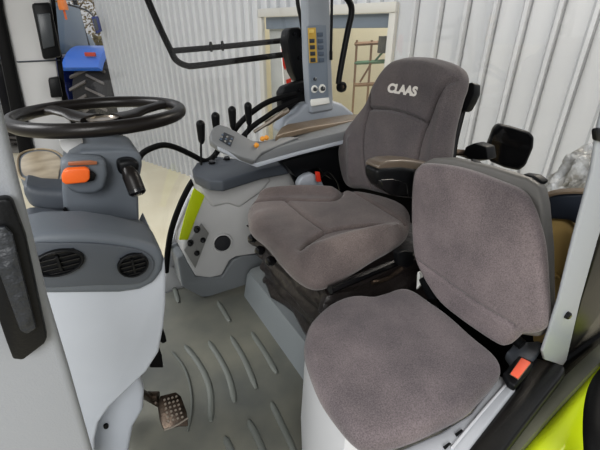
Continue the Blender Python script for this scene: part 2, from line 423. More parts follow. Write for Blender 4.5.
m_ = obj('mirror', settle(pslab([(91, 17), (97, 16), (101, 31), (96, 34)], FP(7.4), .06, .012)), 'darkblue', t); obj('mirror_glass', settle(pslab([(93, 19), (96.2, 18.5), (98.8, 29.5), (96, 31)], FP(7.395), .012, .002, toward=True)), 'screen', m_)
obj('mirror_arm', settle(tube([hit(94, 17, FP(7.43)), hit(86, 10, FP(8.2)), hit(66, 4, FP(9))], .018, 6)), 'black', t)
bc = hit(64, 10, FP(8.2)); obj('beacon', settle(lathe([(0, 0), (.08, 0), (.085, .06), (.07, .2), (.03, .25), (0, .25)], bc, UP, 16)), mat('orange_beacon_lens', S(236, 140, 70), .3), t)
obj('beacon_stem', settle(tube([bc-UP*.16, bc+UP*.01], .02, 8, smooth=0)), 'orange', t)
obj('bonnet', settle(pslab([(62, 32), (70, 30), (80, 34), (86, 44), (90, 52), (66, 52)], FP(10.2), .5, .05, 3)), 'tglass', t)
t.location = TL; t.scale = (KS, KS, KS)
#==================================================================== TRACTOR CAB SHELL
cab = thing('tractor_cab', 'light grey cab shell around the seats, with leaning posts and lime green fender', 'tractor cab', (.5, .8, -.3))
# structural floor under the mat
obj('roof', slab([(-.55, -.05, 1.56), (1.3, -.05, 1.56), (1.3, 1.5, 1.56), (-.55, 1.5, 1.56)], (0, 0, 1), .09, .03, 4), mat('headliner_grey', S(120, 122, 124), .8), cab)
obj('rear_bulkhead', box((1.0, .82, .2), (.06, 1.25, .62), bev=.01), 'rubber', cab)
obj('side_bulkhead', box((.80, .215, .2), (.40, .03, .40), bev=.01), 'rubber', cab)
obj('floor_pan', box((.25, .82, -.05), (1.5, 1.3, .06), bev=.01), 'greyd', cab)
# right hand front pillar (far, left of photo)
FPp = YP(1.42)
po = obj('front_pillar', pslab([(-70, -200), (35, -200), (50, -14), (53, 40), (62, 100), (78, 140), (84, 200), (40, 200), (32, 150), (20, 95)], FPp, .05, .012), 'light', cab, label='light grey front pillar beyond the steering wheel')
obj('pillar_seam', tube(pts([(17, 62), (60, 60)], YP(1.418)), .0022, 6, smooth=0), 'greyd', po)
obj('windscreen_seal', pslab([(-90, -200), (-66, -200), (0, -14), (3, 10), (20, 90), (34, 152), (40, 190), (26, 190), (18, 150), (-8, 20)], YP(1.40), .05, .008), 'rubber', cab)
bx_ = obj('pillar_display', pslab([(31, 3), (51, 2), (54, 20), (62, 57), (43, 60), (38, 35)], YP(1.36), .05, .008), 'black', cab, label='black display box on the front pillar')
obj('screen', pslab([(37, 14), (50, 13), (55, 46), (43.5, 49)], YP(1.358), .006, .002, toward=True), 'screen', bx_)
obj('pillar_socket', pslab([(48, 79), (59, 77), (63, 97), (51, 98)], YP(1.38), .04, .004), 'black', cab)
obj('side_window_seal', pslab([(36, -200), (40, -200), (54, -14), (58, 30), (66, 92), (84, 150), (80, 150), (62, 100), (54, 40)], YP(1.43), .03, .004), 'rubber', cab)
# curved rear edge of the right window and the strip of green seen through it
obj('door_seal', tube(pts([(200, 176), (192, 182), (181, 203), (172, 228), (168, 250), (166, 272)], YP(1.40)), .012, 8), 'rubber', cab)
obj('door_edge', pslab([(196, 184), (203, 190), (195, 215), (184, 245), (177, 268), (168, 268), (171, 245), (178, 222), (187, 200)], YP(1.43), .02, .003), 'white', cab)
obj('step_fender', pslab([(194, 188), (205, 196), (196, 218), (188, 240), (179, 240), (186, 212)], YP(1.283), .006, .002), 'lime', cab, label='lime green strip beside the side console')
obj('side_sill', pslab([(166, 268), (180, 262), (200, 296), (170, 296), (164, 290)], YP(1.43), .04, .006), 'light', cab)
# glass
obj('side_window', pslab([(62, -60), (300, -60), (300, 130), (200, 190), (160, 290), (100, 290), (66, 92)], YP(1.46), .004, 0), 'glass', cab)
obj('rear_window', slab([(1.32, .25, .55), (1.32, 1.4, .55), (1.26, 1.4, 1.5), (1.26, .25, 1.5)], (1, 0, 0), .004, 0), 'glass', cab)
# far side pillar with switch panel
SP = YP(1.30)
sp = obj('side_pillar', merge(pslab([(303, -190), (330, -190), (330, -14), (332, 60), (334, 110), (311, 114), (308, 60)], SP, .05, .010, 3),
     pslab([(280, 132), (286, 120), (297, 113), (306, 104), (334, 101), (343, 104), (354, 113), (360, 126), (340, 140), (300, 145)], YP(1.32), .08, .014, 3)), mat('blue_grey_pillar_cladding', S(158, 164, 172), .4), cab, label='blue grey side pillar flaring at its foot')
swp = thing('switch_panel', 'upright switch panel on the far pillar with a yellow framed column of buttons', 'control panel', hit(317, 102, YP(1.30)))
obj('panel_face', pslab([(306, 26), (325, 25), (327.5, 98), (309.5, 101)], YP(1.298), .010, .003, toward=True), 'panel', swp)
obj('panel_base', pslab([(309.5, 99), (327.5, 97), (328.5, 103), (310.5, 106)], YP(1.297), .012, .003, toward=True), 'signwhite', swp)
obj('yellow_frame', pslab([(307.5, 28), (315.3, 27.5), (317, 62.5), (309.3, 63)], YP(1.287), .004, .001, toward=True), 'yellow', swp)
for i in range(5):
    y = 32.5+i*6.4; x = 311.4+i*.32
    if i: obj('rocker_switch', pslab([(x-2.4, y), (x+2.4, y-.2), (x+2.5, y+3.8), (x-2.3, y+4)], YP(1.282), .004, .001, toward=True), 'btn', swp)
    else: obj('rocker_switch', pslab([(x-2.4, y-3), (x+2.2, y-3.2), (x+2.2, y+.5), (x-2.4, y+.6)], YP(1.282), .003, .001, toward=True), mat('pale_yellow_symbol', S(232, 204, 120), .5), swp)
    x += 8.4
    obj('rocker_switch', pslab([(x-2.6, y), (x+2.6, y-.2), (x+2.7, y+4), (x-2.5, y+4.2)], YP(1.287), .004, .001, toward=True), 'btnb', swp)
obj('warning_triangle_symbol', pslab([(311.6, 33.2), (313.6, 36), (309.8, 36.1)], YP(1.279), .001, 0, toward=True), 'yellow', swp)
for (x, y, r) in ((314, 79, 2.6), (314.3, 89, 3.4), (322, 88.5, 3.9)):
    c = hit(x, y, YP(1.287)); k = obj('rotary_dial', lathe([(r*.0037*1.15, 0), (r*.0037*1.1, .003), (0, .003)], c, (0, -1, 0), 20), 'signwhite' if r > 2.7 else 'panel', swp)
    obj('dial_knob', lathe([(r*.0037*.62, .003), (r*.0037*.55, .012), (0, .012)], c, (0, -1, 0), 16), 'btn', k)
    obj('pointer', box(c+V((0, -.0135, r*.0015)), (.0012, .001, r*.0028), bev=0), 'signwhite', k)
# handle and rod by the pillar
gh = thing('grab_handle', 'black hooked grab handle hanging beside the switch panel pillar', 'handle', hit(341, 87, YP(1.3)))
obj('grip', tube(pts([(334, -12), (343, -6), (350, 3), (351.5, 13), (348, 30), (343, 56), (339.5, 76), (338.5, 84)], YP(1.28)), .0115, 12), 'black', gh)
c = hit(341.5, 87, YP(1.28)); obj('end_ring', lathe([(.0, -.012), (.018, -.012), (.021, 0), (.018, .012), (.011, .013), (.009, .006), (0, .006)], c, (.25, -1, .1), 20), 'black', gh); obj('bolt', lathe([(.008, .0), (.007, .010), (0, .011)], c, (.25, -1, .1), 12), 'steel', gh)
rd = thing('blind_cord', 'thin black rod with a bulb end hanging in front of the window', 'rod', hit(331, 60, YP(1.31)))
obj('rod', tube(pts([(332, -12), (331.5, 25), (331, 52)], YP(1.27)), .005, 8, smooth=0), 'black', rd); obj('bulb', tube(pts([(331, 51), (331, 60)], YP(1.27)), lambda k: .006+.005*math.sin(k*3.14), 10, smooth=4), 'black', rd)
# mirror/guard rails outside the right window
gr = thing('guard_rail', 'bent black tubular rails crossing in front of the corrugated wall', 'rail', hit(172, 52, YP(1.55)))
GP = YP(1.55)
obj('lower_tube', tube(pts([(142, -14), (150, 5), (160, 28), (170, 49), (176, 60), (186, 65.5), (198, 65.5), (250, 59), (292, 53.5)], GP), .0115, 10, smooth=8), 'rubber', gr)
obj('upper_tube', tube(pts([(171.5, 51), (230, 46), (292, 39.5)], GP), .0105, 10, smooth=4), 'rubber', gr)
for x, y in ((211, 46.8), (222.5, 45.8)):
    p = hit(x, y, GP); obj('clamp', lathe([(.0, -.003), (.018, -.003), (.018, .003), (0, .003)], p, RGT, 12), 'rubber', gr)
br = thing('rail_bracket', 'black bracket block joining the rails to the far pillar', 'bracket', hit(297, 80, YP(1.42)))
obj('plate', pslab([(288, 31), (292, 28), (300, 27), (304, 32), (308, 60), (308, 84), (298, 82), (293, 72), (289, 55), (286.5, 42)], YP(1.40), .06, .008, 3), 'black', br)
obj('lower_plate', pslab([(281, 93), (285, 87), (296, 83), (309, 79), (310, 98), (305, 108), (297, 116), (284, 122), (282, 108)], YP(1.38), .05, .008, 3), 'black', br)
for x, y in ((294, 34), (301, 36), (299, 58), (299, 90), (304, 92)):
    obj('bolt', lathe([(.007, 0), (.006, .006), (0, .006)], hit(x, y, YP(1.398 if y < 80 else 1.378)), (0, -1, 0), 8), 'blackgloss', br)
obj('strap', tube(pts([(296, -14), (298, 5), (301, 20), (303, 34)], YP(1.39)), .010, 8, flat=.6), 'black', br)
tag(obj('warning_board', pslab([(281, 46), (287, 45), (291, 60), (291, 88), (287, 90), (284, 84), (283, 66)], YP(1.75), .01, .001), 'signwhite'), 'white and red warning board seen outside behind the black bracket', 'sign')
wb = bpy.data.objects['warning_board']; c = hit(288, 86, YP(1.765)); obj('stake', tube([c, V((c.x, c.y, G))], .015, 6, smooth=0), 'greyd', wb)
obj('red_stripe', pslab([(281, 46), (287, 45), (290.5, 58), (285, 70), (283, 66)], YP(1.748), .002, 0, toward=True), 'red', wb); obj('red_stripe', pslab([(286, 80), (291, 78), (291, 84), (287, 86)], YP(1.748), .002, 0, toward=True), 'red', wb)
# hoses
CP = YP(1.36)
tag(obj('hose', tube(pts([(296, 94), (283, 97), (268, 102), (255, 110), (243, 120), (234, 131), (228, 142)], CP), .0105, 10), 'rubber'), 'upper thick black hose curving down from the bracket behind the armrest', 'hose')
tag(obj('hose', tube(pts([(298, 100), (280, 108), (266, 117), (252, 127), (240, 140)], YP(1.34)), .010, 10), 'rubber'), 'lower black hose running beside the steel strut behind the armrest', 'hose')
tag(obj('gas_strut', merge(tube(pts([(254, 132), (270, 122), (283, 112)], YP(1.27)), .0065, 8, smooth=0), tube(pts([(266, 124), (288, 110)], YP(1.28)), .011, 10, smooth=0)), 'chrome'), 'worn steel strut lying behind the armrest console', 'strut')
tag(obj('bent_rail', tube(pts([(138, 160), (143, 153), (152, 148), (164, 145), (177, 148), (192, 155), (205, 161), (214, 156), (221, 145)], YP(1.40)), .0105, 10, smooth=6), 'rubber'), 'low bent black rail running from the steering column to the side console', 'rail')
# near door posts
np_ = YP(.30)
dp = obj('door_post', pslab([(-200, -350), (-118, -350), (-25, 0), (0, 107), (17, 180), (30, 230), (47, 300), (69, 372), (94, 460), (94, 520), (-40, 520)], np_, .014, .006, 3), 'post', cab, label='pale grey door post in the left foreground')
gf = obj('grab_recess', pslab([(-14, 196), (8, 194), (13, 197), (26, 232), (47, 331), (45, 336), (24, 352), (14, 351), (8, 335), (-14, 270)], YP(.298), .010, .004, 2, toward=True), 'black', dp, label='black recessed grab handle')
obj('grip_insert', pslab([(-8, 226), (6, 224), (13, 232), (37, 326), (27, 332), (20, 328), (-8, 250)], YP(.286), .004, .002, toward=True), mat('grip_rubber_grey', S(40, 43, 48), .5, bump=1, bscale=90, bdist=.004), dp)
bp = YP(.2)
lo, hi = hit(552, 350, bp), hit(608, 150, bp); dz = (hi-lo)/(hi.z-lo.z)
tp = lo+dz*(1.56-lo.z)
pp = obj('door_pillar', slab([tp+V((-.03, 0, 0)), tp+V((.03, 0, 0))]+pts([(640, 110), (598, 240), (581, 300), (567, 360), (563, 366), (545, 360), (543, 352), (560, 300), (575, 240), (594, 170), (600, 130)], bp), (0, 1, 0), .006, .0025, 3), mat('pillar_white_paint', S(160, 164, 170), .4), cab, label='pale grey leaning pillar behind the jump seat')
c = hit(567, 315, YP(.199)); obj('bolt', lathe([(.007, -.001), (.0065, .004), (.004, .006), (0, .006)], c, (0, -1, 0), 14), 'blackgloss', pp)
qb = pts([(561, 367), (566, 358), (582, 300), (606, 226)], YP(.209))
obj('quarter_panel', slab(qb+[V((1.03, .209, qb[3].z)), V((1.03, .209, .36)), V((qb[0].x, .209, .36))], (0, 1, 0), .012, .003), 'sill', cab, label='black quarter panel behind the door pillar')
obj('pillar_clip', pslab([(596, 131), (599, 128), (608, 129), (608, 143), (597, 141)], YP(.195), .006, .003), 'black', cab)
# sill and fender
obj('door_sill', pslab([(535, 356), (566, 365), (566, 372), (562, 379), (500, 460), (455, 465), (490, 420), (517, 387)], ZP(.43), .06, .008, 3), 'sill', cab, label='glossy black door sill')
obj('sill_edge', pslab([(562, 378), (575, 366), (606, 337), (612, 350), (560, 405), (510, 462), (497, 462)], ZP(.415), .05, .003), 'sillgrey', cab)
obj('rear_fender', pslab([(606, 352), (660, 352), (700, 470), (640, 560), (480, 560), (507, 462)], ZP(.40), .10, .02, 4), 'lime', cab, label='lime green rear fender')
gl = thing('fender_grab_bar', 'thick black grab bar over the green fender at the lower right edge', 'handle', hit(592, 440, ZP(.43)))
obj('bar', tube([hit(616, 366, ZP(.45)), hit(602, 386, ZP(.47)), hit(596, 410, ZP(.48)), hit(596, 440, ZP(.48)), hit(600, 470, ZP(.46)), hit(612, 490, ZP(.42))], .0155, 12), 'rubber', gl); obj('foot', tube([hit(612, 366, ZP(.45)), hit(614, 366, ZP(.40))], .010, 10, smooth=0), 'rubber', gl)
#==================================================================== FLOOR MAT
fm = thing('floor_mat', 'grey green rubber cab floor mat with raised curved ribs', 'floor mat', (.2, .9, 0))
obj('mat_sheet', slab([(-.45, .25, -.018), (.9, .25, -.018), (.9, 1.42, -.018), (-.45, 1.42, -.018)], (0, 0, 1), .018, .005), 'mat', fm)
def rib(px, w=.009):
    P = crom(pts(px, ZP(.0)), False, 6); L = len(P); secs = []
    for i, p in enumerate(P):
        t_ = (P[min(i+1, L-1)]-P[max(i-1, 0)]).normalized(); n = UP.cross(t_)
        e = min(i, L-1-i); k = min(1, .45+.3*e)
        secs.append([p-n*w*k-UP*.001, p-n*w*k*.8+UP*.004, p-n*w*k*.4+UP*.0065, p+n*w*k*.4+UP*.0065, p+n*w*k*.8+UP*.004, p+n*w*k-UP*.001])
    return loft(secs)
RIBM = mat('rib_rubber', S(112, 115, 110), rough=.4, bump=.3, bscale=500)
for r in ([(185, 346), (195, 358), (205, 375), (210.5, 394), (211, 422)], [(209, 342), (220, 359), (229, 378), (235, 403)], [(231, 337), (244, 359), (256.5, 389)], [(252, 333), (265, 353), (277, 374)],
          [(271.5, 403), (281, 423), (296, 455)], [(248.5, 421), (257, 437), (266, 458)], [(225, 438), (231, 450), (236, 462)], [(218, 302), (224, 312), (230, 322)], [(172, 279), (175, 290), (179, 303)], [(172, 352), (183, 366), (190, 385), (192, 408), (188, 432)]):
    obj('raised_rib', rib(r, .010 if r[0][0] != 172 or r[0][1] < 300 else .004), RIBM, fm)
#==================================================================== FRONT CONSOLE (dashboard pod, vents, cowl)
fc = thing('dashboard_console', 'grey dashboard pod with two round vents above a pale curved cowl', 'dashboard', hit(100, 440, YP(.66)))
Y0 = .62
def cowl_body():
    # front skin follows the outline; body runs forward-right behind it
    return pslab([(20, 285), (60, 289), (127, 288), (147, 283), (158, 274), (165, 258), (166.5, 280), (166, 305), (164, 327), (159, 353), (147, 372), (128, 390), (110, 407), (99, 423), (95, 440), (95, 480), (20, 480), (20, 380)], YP(Y0), .24, .022, 4)
obj('lower_cowl', cowl_body(), 'cowl', fc, label='pale blue grey lower cowl')
obj('vent_housing', pslab([(15, 240), (40, 234), (83, 232), (117, 236), (143, 242), (159, 247), (165, 258), (163, 272), (155, 284), (140, 291.5), (120, 294.5), (50, 295.5), (15, 295)], YP(Y0-.012), .10, .014, 4), 'grey', fc)
obj('vent_fascia', pslab([(25, 246), (60, 242), (100, 243), (135, 248), (150, 255), (154, 265), (148, 277), (135, 283), (100, 284), (25, 284)], YP(Y0-.013), .004, .0035, 3, smooth=True, toward=True), 'greyd', fc)
obj('shoulder', pslab([(18, 224), (60, 227), (110, 231), (142, 234), (155, 241), (161, 250), (161, 262), (120, 262), (83, 262), (15, 262)], YP(Y0+.085), .10, .020, 4), 'greyd', fc)
for (x, y, rx, ry) in ((59, 262, .0345, .0225), (133, 264.5, .0245, .0225)):
    c = hit(x, y, YP(Y0-.018)); A = V((0, -1, 0))
    v = obj('air_vent', lathe([(1.0, 0), (1.0, .004), (.93, .008), (.86, .006), (.84, -.004), (0, -.006)], c, A, 36, sx=1, sy=1), 'black', fc)
    me = v.data; base = c-wloc(fc)
    for vv in me.vertices:
        d = vv.co-base; vv.co = base+V((d.x*rx, d.y, d.z*ry)) 
    for k in (-.5, -.25, 0, .25, .5):
        w = rx*.82*math.sqrt(1-k*k)
        obj('louvre', box(c+V((0, -.001, k*ry*1.5)), (w*2, .006, .0022), bev=.0008), 'blackgloss', v)
    obj('louvre_tab', box(c+V((0, -.004, 0)), (.004, .006, ry*1.2), bev=.001), 'black', v)
# inner cowl foot seen under the edge
obj('inner_cowl', pslab([(134, 376), (140, 380), (145, 391), (144, 410), (134, 427), (127, 465), (90, 465), (92, 420), (110, 392)], YP(Y0+.07), .18, .012, 3), 'cowl', fc)
obj('cowl_plug', lathe([(.0055, -.001), (.005, .003), (0, .003)], hit(106, 426, YP(Y0+.068)), (0, -1, 0), 12, sy=1.4), 'black', fc)
#==================================================================== STEERING COLUMN
sc = thing('steering_column', 'grey steering column housing with stalk, hazard button and side tray', 'steering column', hit(105, 225, YP(.85)))
hs = obj('housing', pslab([(64, 168), (70, 158), (82, 151), (98, 149.5), (122, 149), (136, 150), (142, 156), (142.5, 166), (138.5, 188), (139, 205), (139.5, 222), (139, 252), (74, 246), (64, 215), (62, 190)], YP(.78), .14, .024, 4), 'grey', sc)
obj('upper_collar', pslab([(58, 140), (80, 138), (84, 142), (80, 152), (72, 158), (62, 150)], YP(.84), .08, .012, 3), 'light', sc)
obj('switch_pod', pslab([(60, 163), (68, 159), (90, 158.5), (106, 160), (108, 175), (105, 189), (96, 194.5), (78, 195), (66, 189), (61, 178)], YP(.745), .05, .014, 4), 'grey', sc)
obj('pod_trim', pslab([(68, 161.5), (90, 160), (97, 161), (97, 164), (80, 165), (68, 165)], YP(.742), .004, .001, toward=True), mat('copper_trim', S(150, 96, 66), .35), sc)
obj('hazard_socket', pslab([(84, 172), (92, 170.5), (96, 174), (94, 180), (84, 182)], YP(.742), .006, .002, 2, toward=True), 'black', sc)
obj('hazard_button', pslab([(63.5, 169), (67, 166.8), (86, 165.8), (89.5, 168), (89.5, 177), (86, 180.5), (66, 182.5), (62, 180), (61.5, 174)], YP(.737), .014, .005, 3, toward=True), 'orange', sc, label='orange hazard light button')
obj('column_seam', tube(pts([(64, 208), (74, 221), (92, 228), (120, 231)], YP(.775)), .0035, 8), 'black', sc)
obj('stalk_base', pslab([(117, 162), (130, 159), (140, 163), (139, 172), (130, 177), (119, 175)], YP(.755), .05, .008, 3), 'black', sc)
st = obj('stalk', tube([hit(127, 168, YP(.745)), hit(131, 176, YP(.735)), hit(136.5, 190, YP(.72))], lambda k: .0095+.006*min(1, k*2), 16, smooth=5), 'wheel', sc)
obj('stalk_cap', lathe([(.0155, 0), (.0155, .006), (.011, .010), (0, .010)], hit(136.5, 190, YP(.72)), hit(136.5, 190, YP(.72))-hit(132, 178, YP(.732)), 18), 'blackgloss', st)
# side tray
TP = ZP(.715)
tr = obj('tray', pslab([(17, 160), (22, 153), (34, 149.5), (48, 149.5), (58, 153), (64, 160), (63, 172), (60, 184), (48, 185.5), (33, 182), (20, 176)], TP, .03, .006, 3, smooth=True), 'grey', sc)
obj('tray_liner', pslab([(21, 162), (25, 155.5), (35, 152), (48, 152), (56, 155), (61, 161), (59.5, 172), (57, 181.5), (48, 182.5), (34, 179.5), (23, 174)], ZP(.7152), .0016, .0005, 1, smooth=True, toward=True), 'cup', tr)
obj('tray_rim', tube(pts([(17.5, 160), (22, 153), (34, 149.5), (48, 149.5), (58, 153), (64, 160), (62.5, 172), (59.5, 183), (48, 185), (33, 181.5), (20, 176)], ZP(.717)), .0028, 8, closed=True, smooth=5), mat('tray_rim_plastic', S(142, 128, 104), .3), tr)
obj('tray_skirt', pslab([(22, 184), (40, 189), (62, 190), (84, 194), (86, 206), (70, 212), (45, 213), (30, 208), (24, 196)], YP(.80), .08, .012, 3), 'greyd', sc)
obj('tray_base', pslab([(22, 163), (35, 158), (58, 160), (76, 170), (80, 180), (64, 189), (45, 190), (26, 182)], ZP(.665), .035, .01, 3, smooth=True), 'greyd', sc)
#==================================================================== STEERING WHEEL
cw = V((.04, .945, .845))
sw = thing('steering_wheel', 'black two spoke steering wheel with a silver centre ring', 'steering wheel', cw-UP*.05)
RW = .166
circ = [cw+V((math.cos(a), math.sin(a), 0))*RW for a in [2*math.pi*k/48 for k in range(48)]]
obj('rim', tube(circ, .0138, 18, closed=True, smooth=2), 'wheel', sw)
hub = cw-UP*.020
obj('hub', lathe([(.0, -.055), (.026, -.055), (.03, -.02), (.044, -.012), (.046, .0), (.038, .007), (0, .008)], hub, UP, 36), 'blackgloss', sw)
obj('column_boot', lathe([(.046, -.10), (.050, -.055), (.040, -.045), (0, -.045)], hub, UP, 28), 'black', sw)
obj('centre_ring', lathe([(.030, .006), (.033, .011), (.026, .012), (.024, .009), (0, .010)], hub, UP, 36), 'chrome', sw)
def spoke(px, py):
    e = hit(px, py, ZP(.845)); d = (e-cw); d.z = 0; d.normalize(); s = UP.cross(d); secs = []
    for k, w, th, z in ((.03, .034, .008, -.012), (.07, .028, .009, -.012), (.10, .019, .009, -.006), (.135, .018, .009, -.002), (RW, .030, .010, 0)):
        p = cw+d*k+UP*z
        secs.append([p+s*w*math.cos(a)+UP*th*math.sin(a) for a in [2*math.pi*i/14 for i in range(14)]])
    return loft(secs)
obj('spoke', spoke(24, 107), 'wheel', sw); obj('spoke', spoke(160, 105), 'wheel', sw)
#==================================================================== PEDALS
bpd = thing('brake_pedal', 'worn studded metal brake pedal on a dark steel arm below the cowl', 'pedal', hit(173, 412, ZP(.03)))
PP = PL(hit(173, 412, ZP(.10)), (.12, -.55, .8))
obj('arm', tube([hit(125, 380, YP(.70)), hit(137, 390, YP(.715)), hit(150, 397, PP)-UP*.005, hit(163, 403, PP)-UP*.012], .010, 10), 'steel', bpd)
pad = obj('pad', pslab([(160, 396), (176, 392), (181, 396), (187, 412), (188.5, 426), (180, 426), (164, 430), (160, 420), (158, 406)], PP, .012, .003, 2), 'steel', bpd)
obj('pad_edge', tube([hit(164, 430, PP), hit(175, 426, PP), hit(188, 418, PP)], .0025, 6), 'chrome', pad)
obj('pivot', lathe([(.0, -.014), (.012, -.014), (.012, .014), (0, .014)], hit(153, 396, PP), RGT, 14), 'steel', bpd)
def lerp2(a, b, t): return (a[0]+(b[0]-a[0])*t, a[1]+(b[1]-a[1])*t)
for i in range(6):
    for j in range(4):
        q = lerp2(lerp2((163, 399), (177, 395), (j+.3)/3.6), lerp2((167, 423), (184, 418), (j+.3)/3.6), (i+.3)/5.6)
        obj('stud', lathe([(.0034, -.001), (.003, .004), (0, .004)], hit(*q, PP), PP[1], 8), 'chrome', pad)
for k, poly in enumerate(([(162, 330), (165, 334), (167, 342), (163, 344), (157, 340)], [(160, 352), (162, 356), (163.5, 368), (150, 368), (150, 360)])):
    pt = thing('foot_pedal', ['small black pedal edge sticking out highest beside the cowl', 'small black pedal just above the brake pedal'][k], 'pedal', hit(poly[0][0], poly[0][1], YP(.8)))
    obj('pad', pslab(poly, YP(.78), .05, .003), 'rubber', pt); c = hit(poly[4][0], poly[4][1], YP(.81)); obj('arm', tube([c, c+V((-.08, .02, .05))], .008, 8, smooth=0), 'black', pt)
#==================================================================== SIDE CONSOLE (right)
sd = thing('side_console', 'pale grey side console with rotary knobs and round speaker at the cab side', 'console', hit(215, 290, YP(1.30)))
BP = YP(1.29)
body = obj('console_body', pslab([(198, 184), (222, 186), (245, 176), (283, 166), (300, 168), (318, 176), (318, 196), (300, 215), (268, 252), (250, 255), (236, 257), (230, 260.5), (226, 268), (222, 275.5), (210, 278), (196, 276.5), (188, 263), (183, 252), (184, 240), (196, 212), (203, 199)], BP, .13, .008, 3), 'light', sd)
obj('body_facet', pslab([(200, 186), (222, 188), (244, 178), (262, 172), (272, 180), (262, 192), (240, 208), (228, 204), (213, 207.5), (206, 199)], YP(1.275), .03, .010, 3), 'light', sd)
obj('lower_skirt', pslab([(177, 258), (184, 254), (196, 277), (222, 277), (233, 260), (243, 256), (290, 254), (290, 290), (247, 292), (228, 297), (202, 297.5), (182, 287)], YP(1.30), .12, .008, 3), mat('skirt_grey', S(126, 130, 133), .45, bump=.2, bscale=600), sd)
obj('console_top', merge(pslab([(192, 169), (196, 163), (206, 159), (217, 156), (232, 158), (258, 158), (290, 154), (290, 164), (262, 169), (242, 175), (222, 181), (208, 180), (194, 174)], ZP(.56), .04, .007, 3), bmesh.new()), 'greyd', sd)
kp = obj('keypad', pslab([(201, 223), (208.6, 233), (195, 268), (184, 250)], YP(1.287), .004, .001, toward=True), 'keypad', sd)
for x, y, r, l in ((197, 229, .013, .03), (190.5, 242.5, .012, .03), (203, 240, .011, .014), (197, 253, .011, .014)):
    obj('knob', lathe([(r*.8, 0), (r, .004), (r*.8, l), (r*.5, l+.003), (0, l+.003)], hit(x, y, YP(1.284)), (-.3, -1, .35), 16), 'black', kp)
s_ = obj('speaker', lathe([(.043, 0), (.041, .006), (.036, .007), (.034, .002), (0, .002)], hit(222.5, 243, YP(1.288)), (-.1, -1, .1), 32), 'light', sd)
obj('speaker_grille', lathe([(.0335, .002), (.031, .008), (.02, .012), (0, .0135)], hit(222.5, 243, YP(1.288)), (-.1, -1, .1), 28), mat('speaker_mesh', S(44, 44, 48), .7, bump=1, bscale=400), s_)
for x, y in ((212, 164.5), (227, 160.5)):
    c = hit(x, y, ZP(.556)); k = obj('rotary_knob', lathe([(.017, 0), (.015, .004), (.012, .004), (.011, .015), (0, .016)], c, (0, -.2, 1), 18), 'blackgloss', sd)
# levers
for (x0, y0, x1, y1, hw, Yl) in ((201, 165, 201, 142, 3.3, 1.22), (216, 158, 216, 134, 3.3, 1.24), (232, 150, 232.5, 128, 3.4, 1.28), (246, 138, 248.5, 124, 3.4, 1.30)):
    P = YP(Yl); lv = obj('control_lever', tube([hit(x0+.3, y0, P), hit((x0+x1)/2, (y0+y1)/2, P), hit(x1, y1, P)], .0035, 8), 'black', sd)
    a = hit(x1+.8, y1+2, P); b = hit(x1-.8, y1-22, P)
    def rr(k): return .0140*(math.sin(min(1, k*5)*1.57)*.55+.45)*(.72+.36*k)*(1 if k < .8 else math.sqrt(max(.03, 1-((k-.8)/.2)**2)))
    obj('lever_handle', tube([a.lerp(b, i/40) for i in range(41)], rr, 14, smooth=0), 'black', lv)
#==================================================================== ARMREST CONSOLE
ar = thing('armrest_console', 'grey armrest control console with a keypad head and a padded lid tinted with a warm reflection', 'armrest', hit(300, 160, YP(1.1)))
obj('armrest_body', pslab([(254, 160), (262, 153), (276, 147.5), (300, 141), (347, 130), (372, 124), (372, 136), (300, 151), (256, 164)], YP(1.10), .10, .006, 3), 'greyarm', ar)
obj('lower_trim', pslab([(219, 147.5), (256, 163.5), (300, 151.5), (372, 133), (372, 137), (300, 155), (257, 167.5), (240, 161), (220, 151.5)], YP(1.095), .10, .003), 'cowl', ar)
HPn = PL(hit(245, 148, YP(1.10)), (.05, -.72, .7))
obj('control_head', pslab([(210.5, 133), (213, 127), (219, 124), (227, 126), (240, 133), (252, 140), (262, 141), (275, 138), (290, 136), (300, 137), (262, 153), (255, 161), (240, 156), (219, 147), (211, 141)], HPn, .028, .006, 3), 'greyarm', ar)
K4 = [(221, 133.5), (231, 132), (235, 138), (230, 147.5), (219, 140.5)]
kb = obj('keypad', pslab([(219, 140), (224, 132.5), (234.5, 137), (230.5, 147)], (HPn[0]+HPn[1]*.001, HPn[1]), .0025, .001, toward=True), 'btn', ar)
for i in range(3):
    for j in range(3):
        q = lerp2(lerp2((222.3, 135.5), (231.5, 139.5), j/2), lerp2((220.8, 139.8), (229, 144.2), j/2), i/2)
        cc = hit(*q, HPn)+HPn[1]*.0035; obj('key', lathe([(.0038, 0), (.0034, .002), (0, .002)], cc, HPn[1], 8), 'keypad' if (i+j) % 2 else 'btnb', kb)
for x, y in ((256, 146), (266, 138.5), (262, 139.5)):
    obj('orange_knob', lathe([(.008, 0), (.008, .007), (.005, .010), (0, .010)], hit(x, y, HPn)+HPn[1]*.001, HPn[1], 16), mat('amber_knob', S(216, 150, 60), .35), ar)
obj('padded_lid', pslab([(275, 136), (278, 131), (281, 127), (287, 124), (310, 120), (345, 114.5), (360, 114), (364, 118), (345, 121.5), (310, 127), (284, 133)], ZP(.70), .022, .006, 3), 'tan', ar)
obj('support_bracket', pslab([(282, 162), (300, 157), (350, 144), (350, 180), (332, 180), (318, 168), (306, 172), (297, 178), (290, 170)], YP(1.14), .08, .005), 'black', ar)
obj('inner_cover', pslab([(284, 164), (350, 150), (352, 196), (300, 192), (292, 176)], YP(1.24), .02, .004), 'black', ar)
bk = thing('seat_belt_buckle', 'seat belt buckle with a red tab in the gap behind the driver seat cushion', 'buckle', hit(320, 190, YP(1.10)))
obj('webbing', tube(pts([(320, 178), (328, 172), (336, 180), (340, 190)], YP(1.08)), .007, 8, flat=.3), 'black', bk); obj('release_tab', pslab([(316, 172), (320, 172), (321.5, 182), (317, 182)], YP(1.075), .010, .002), 'red', bk)
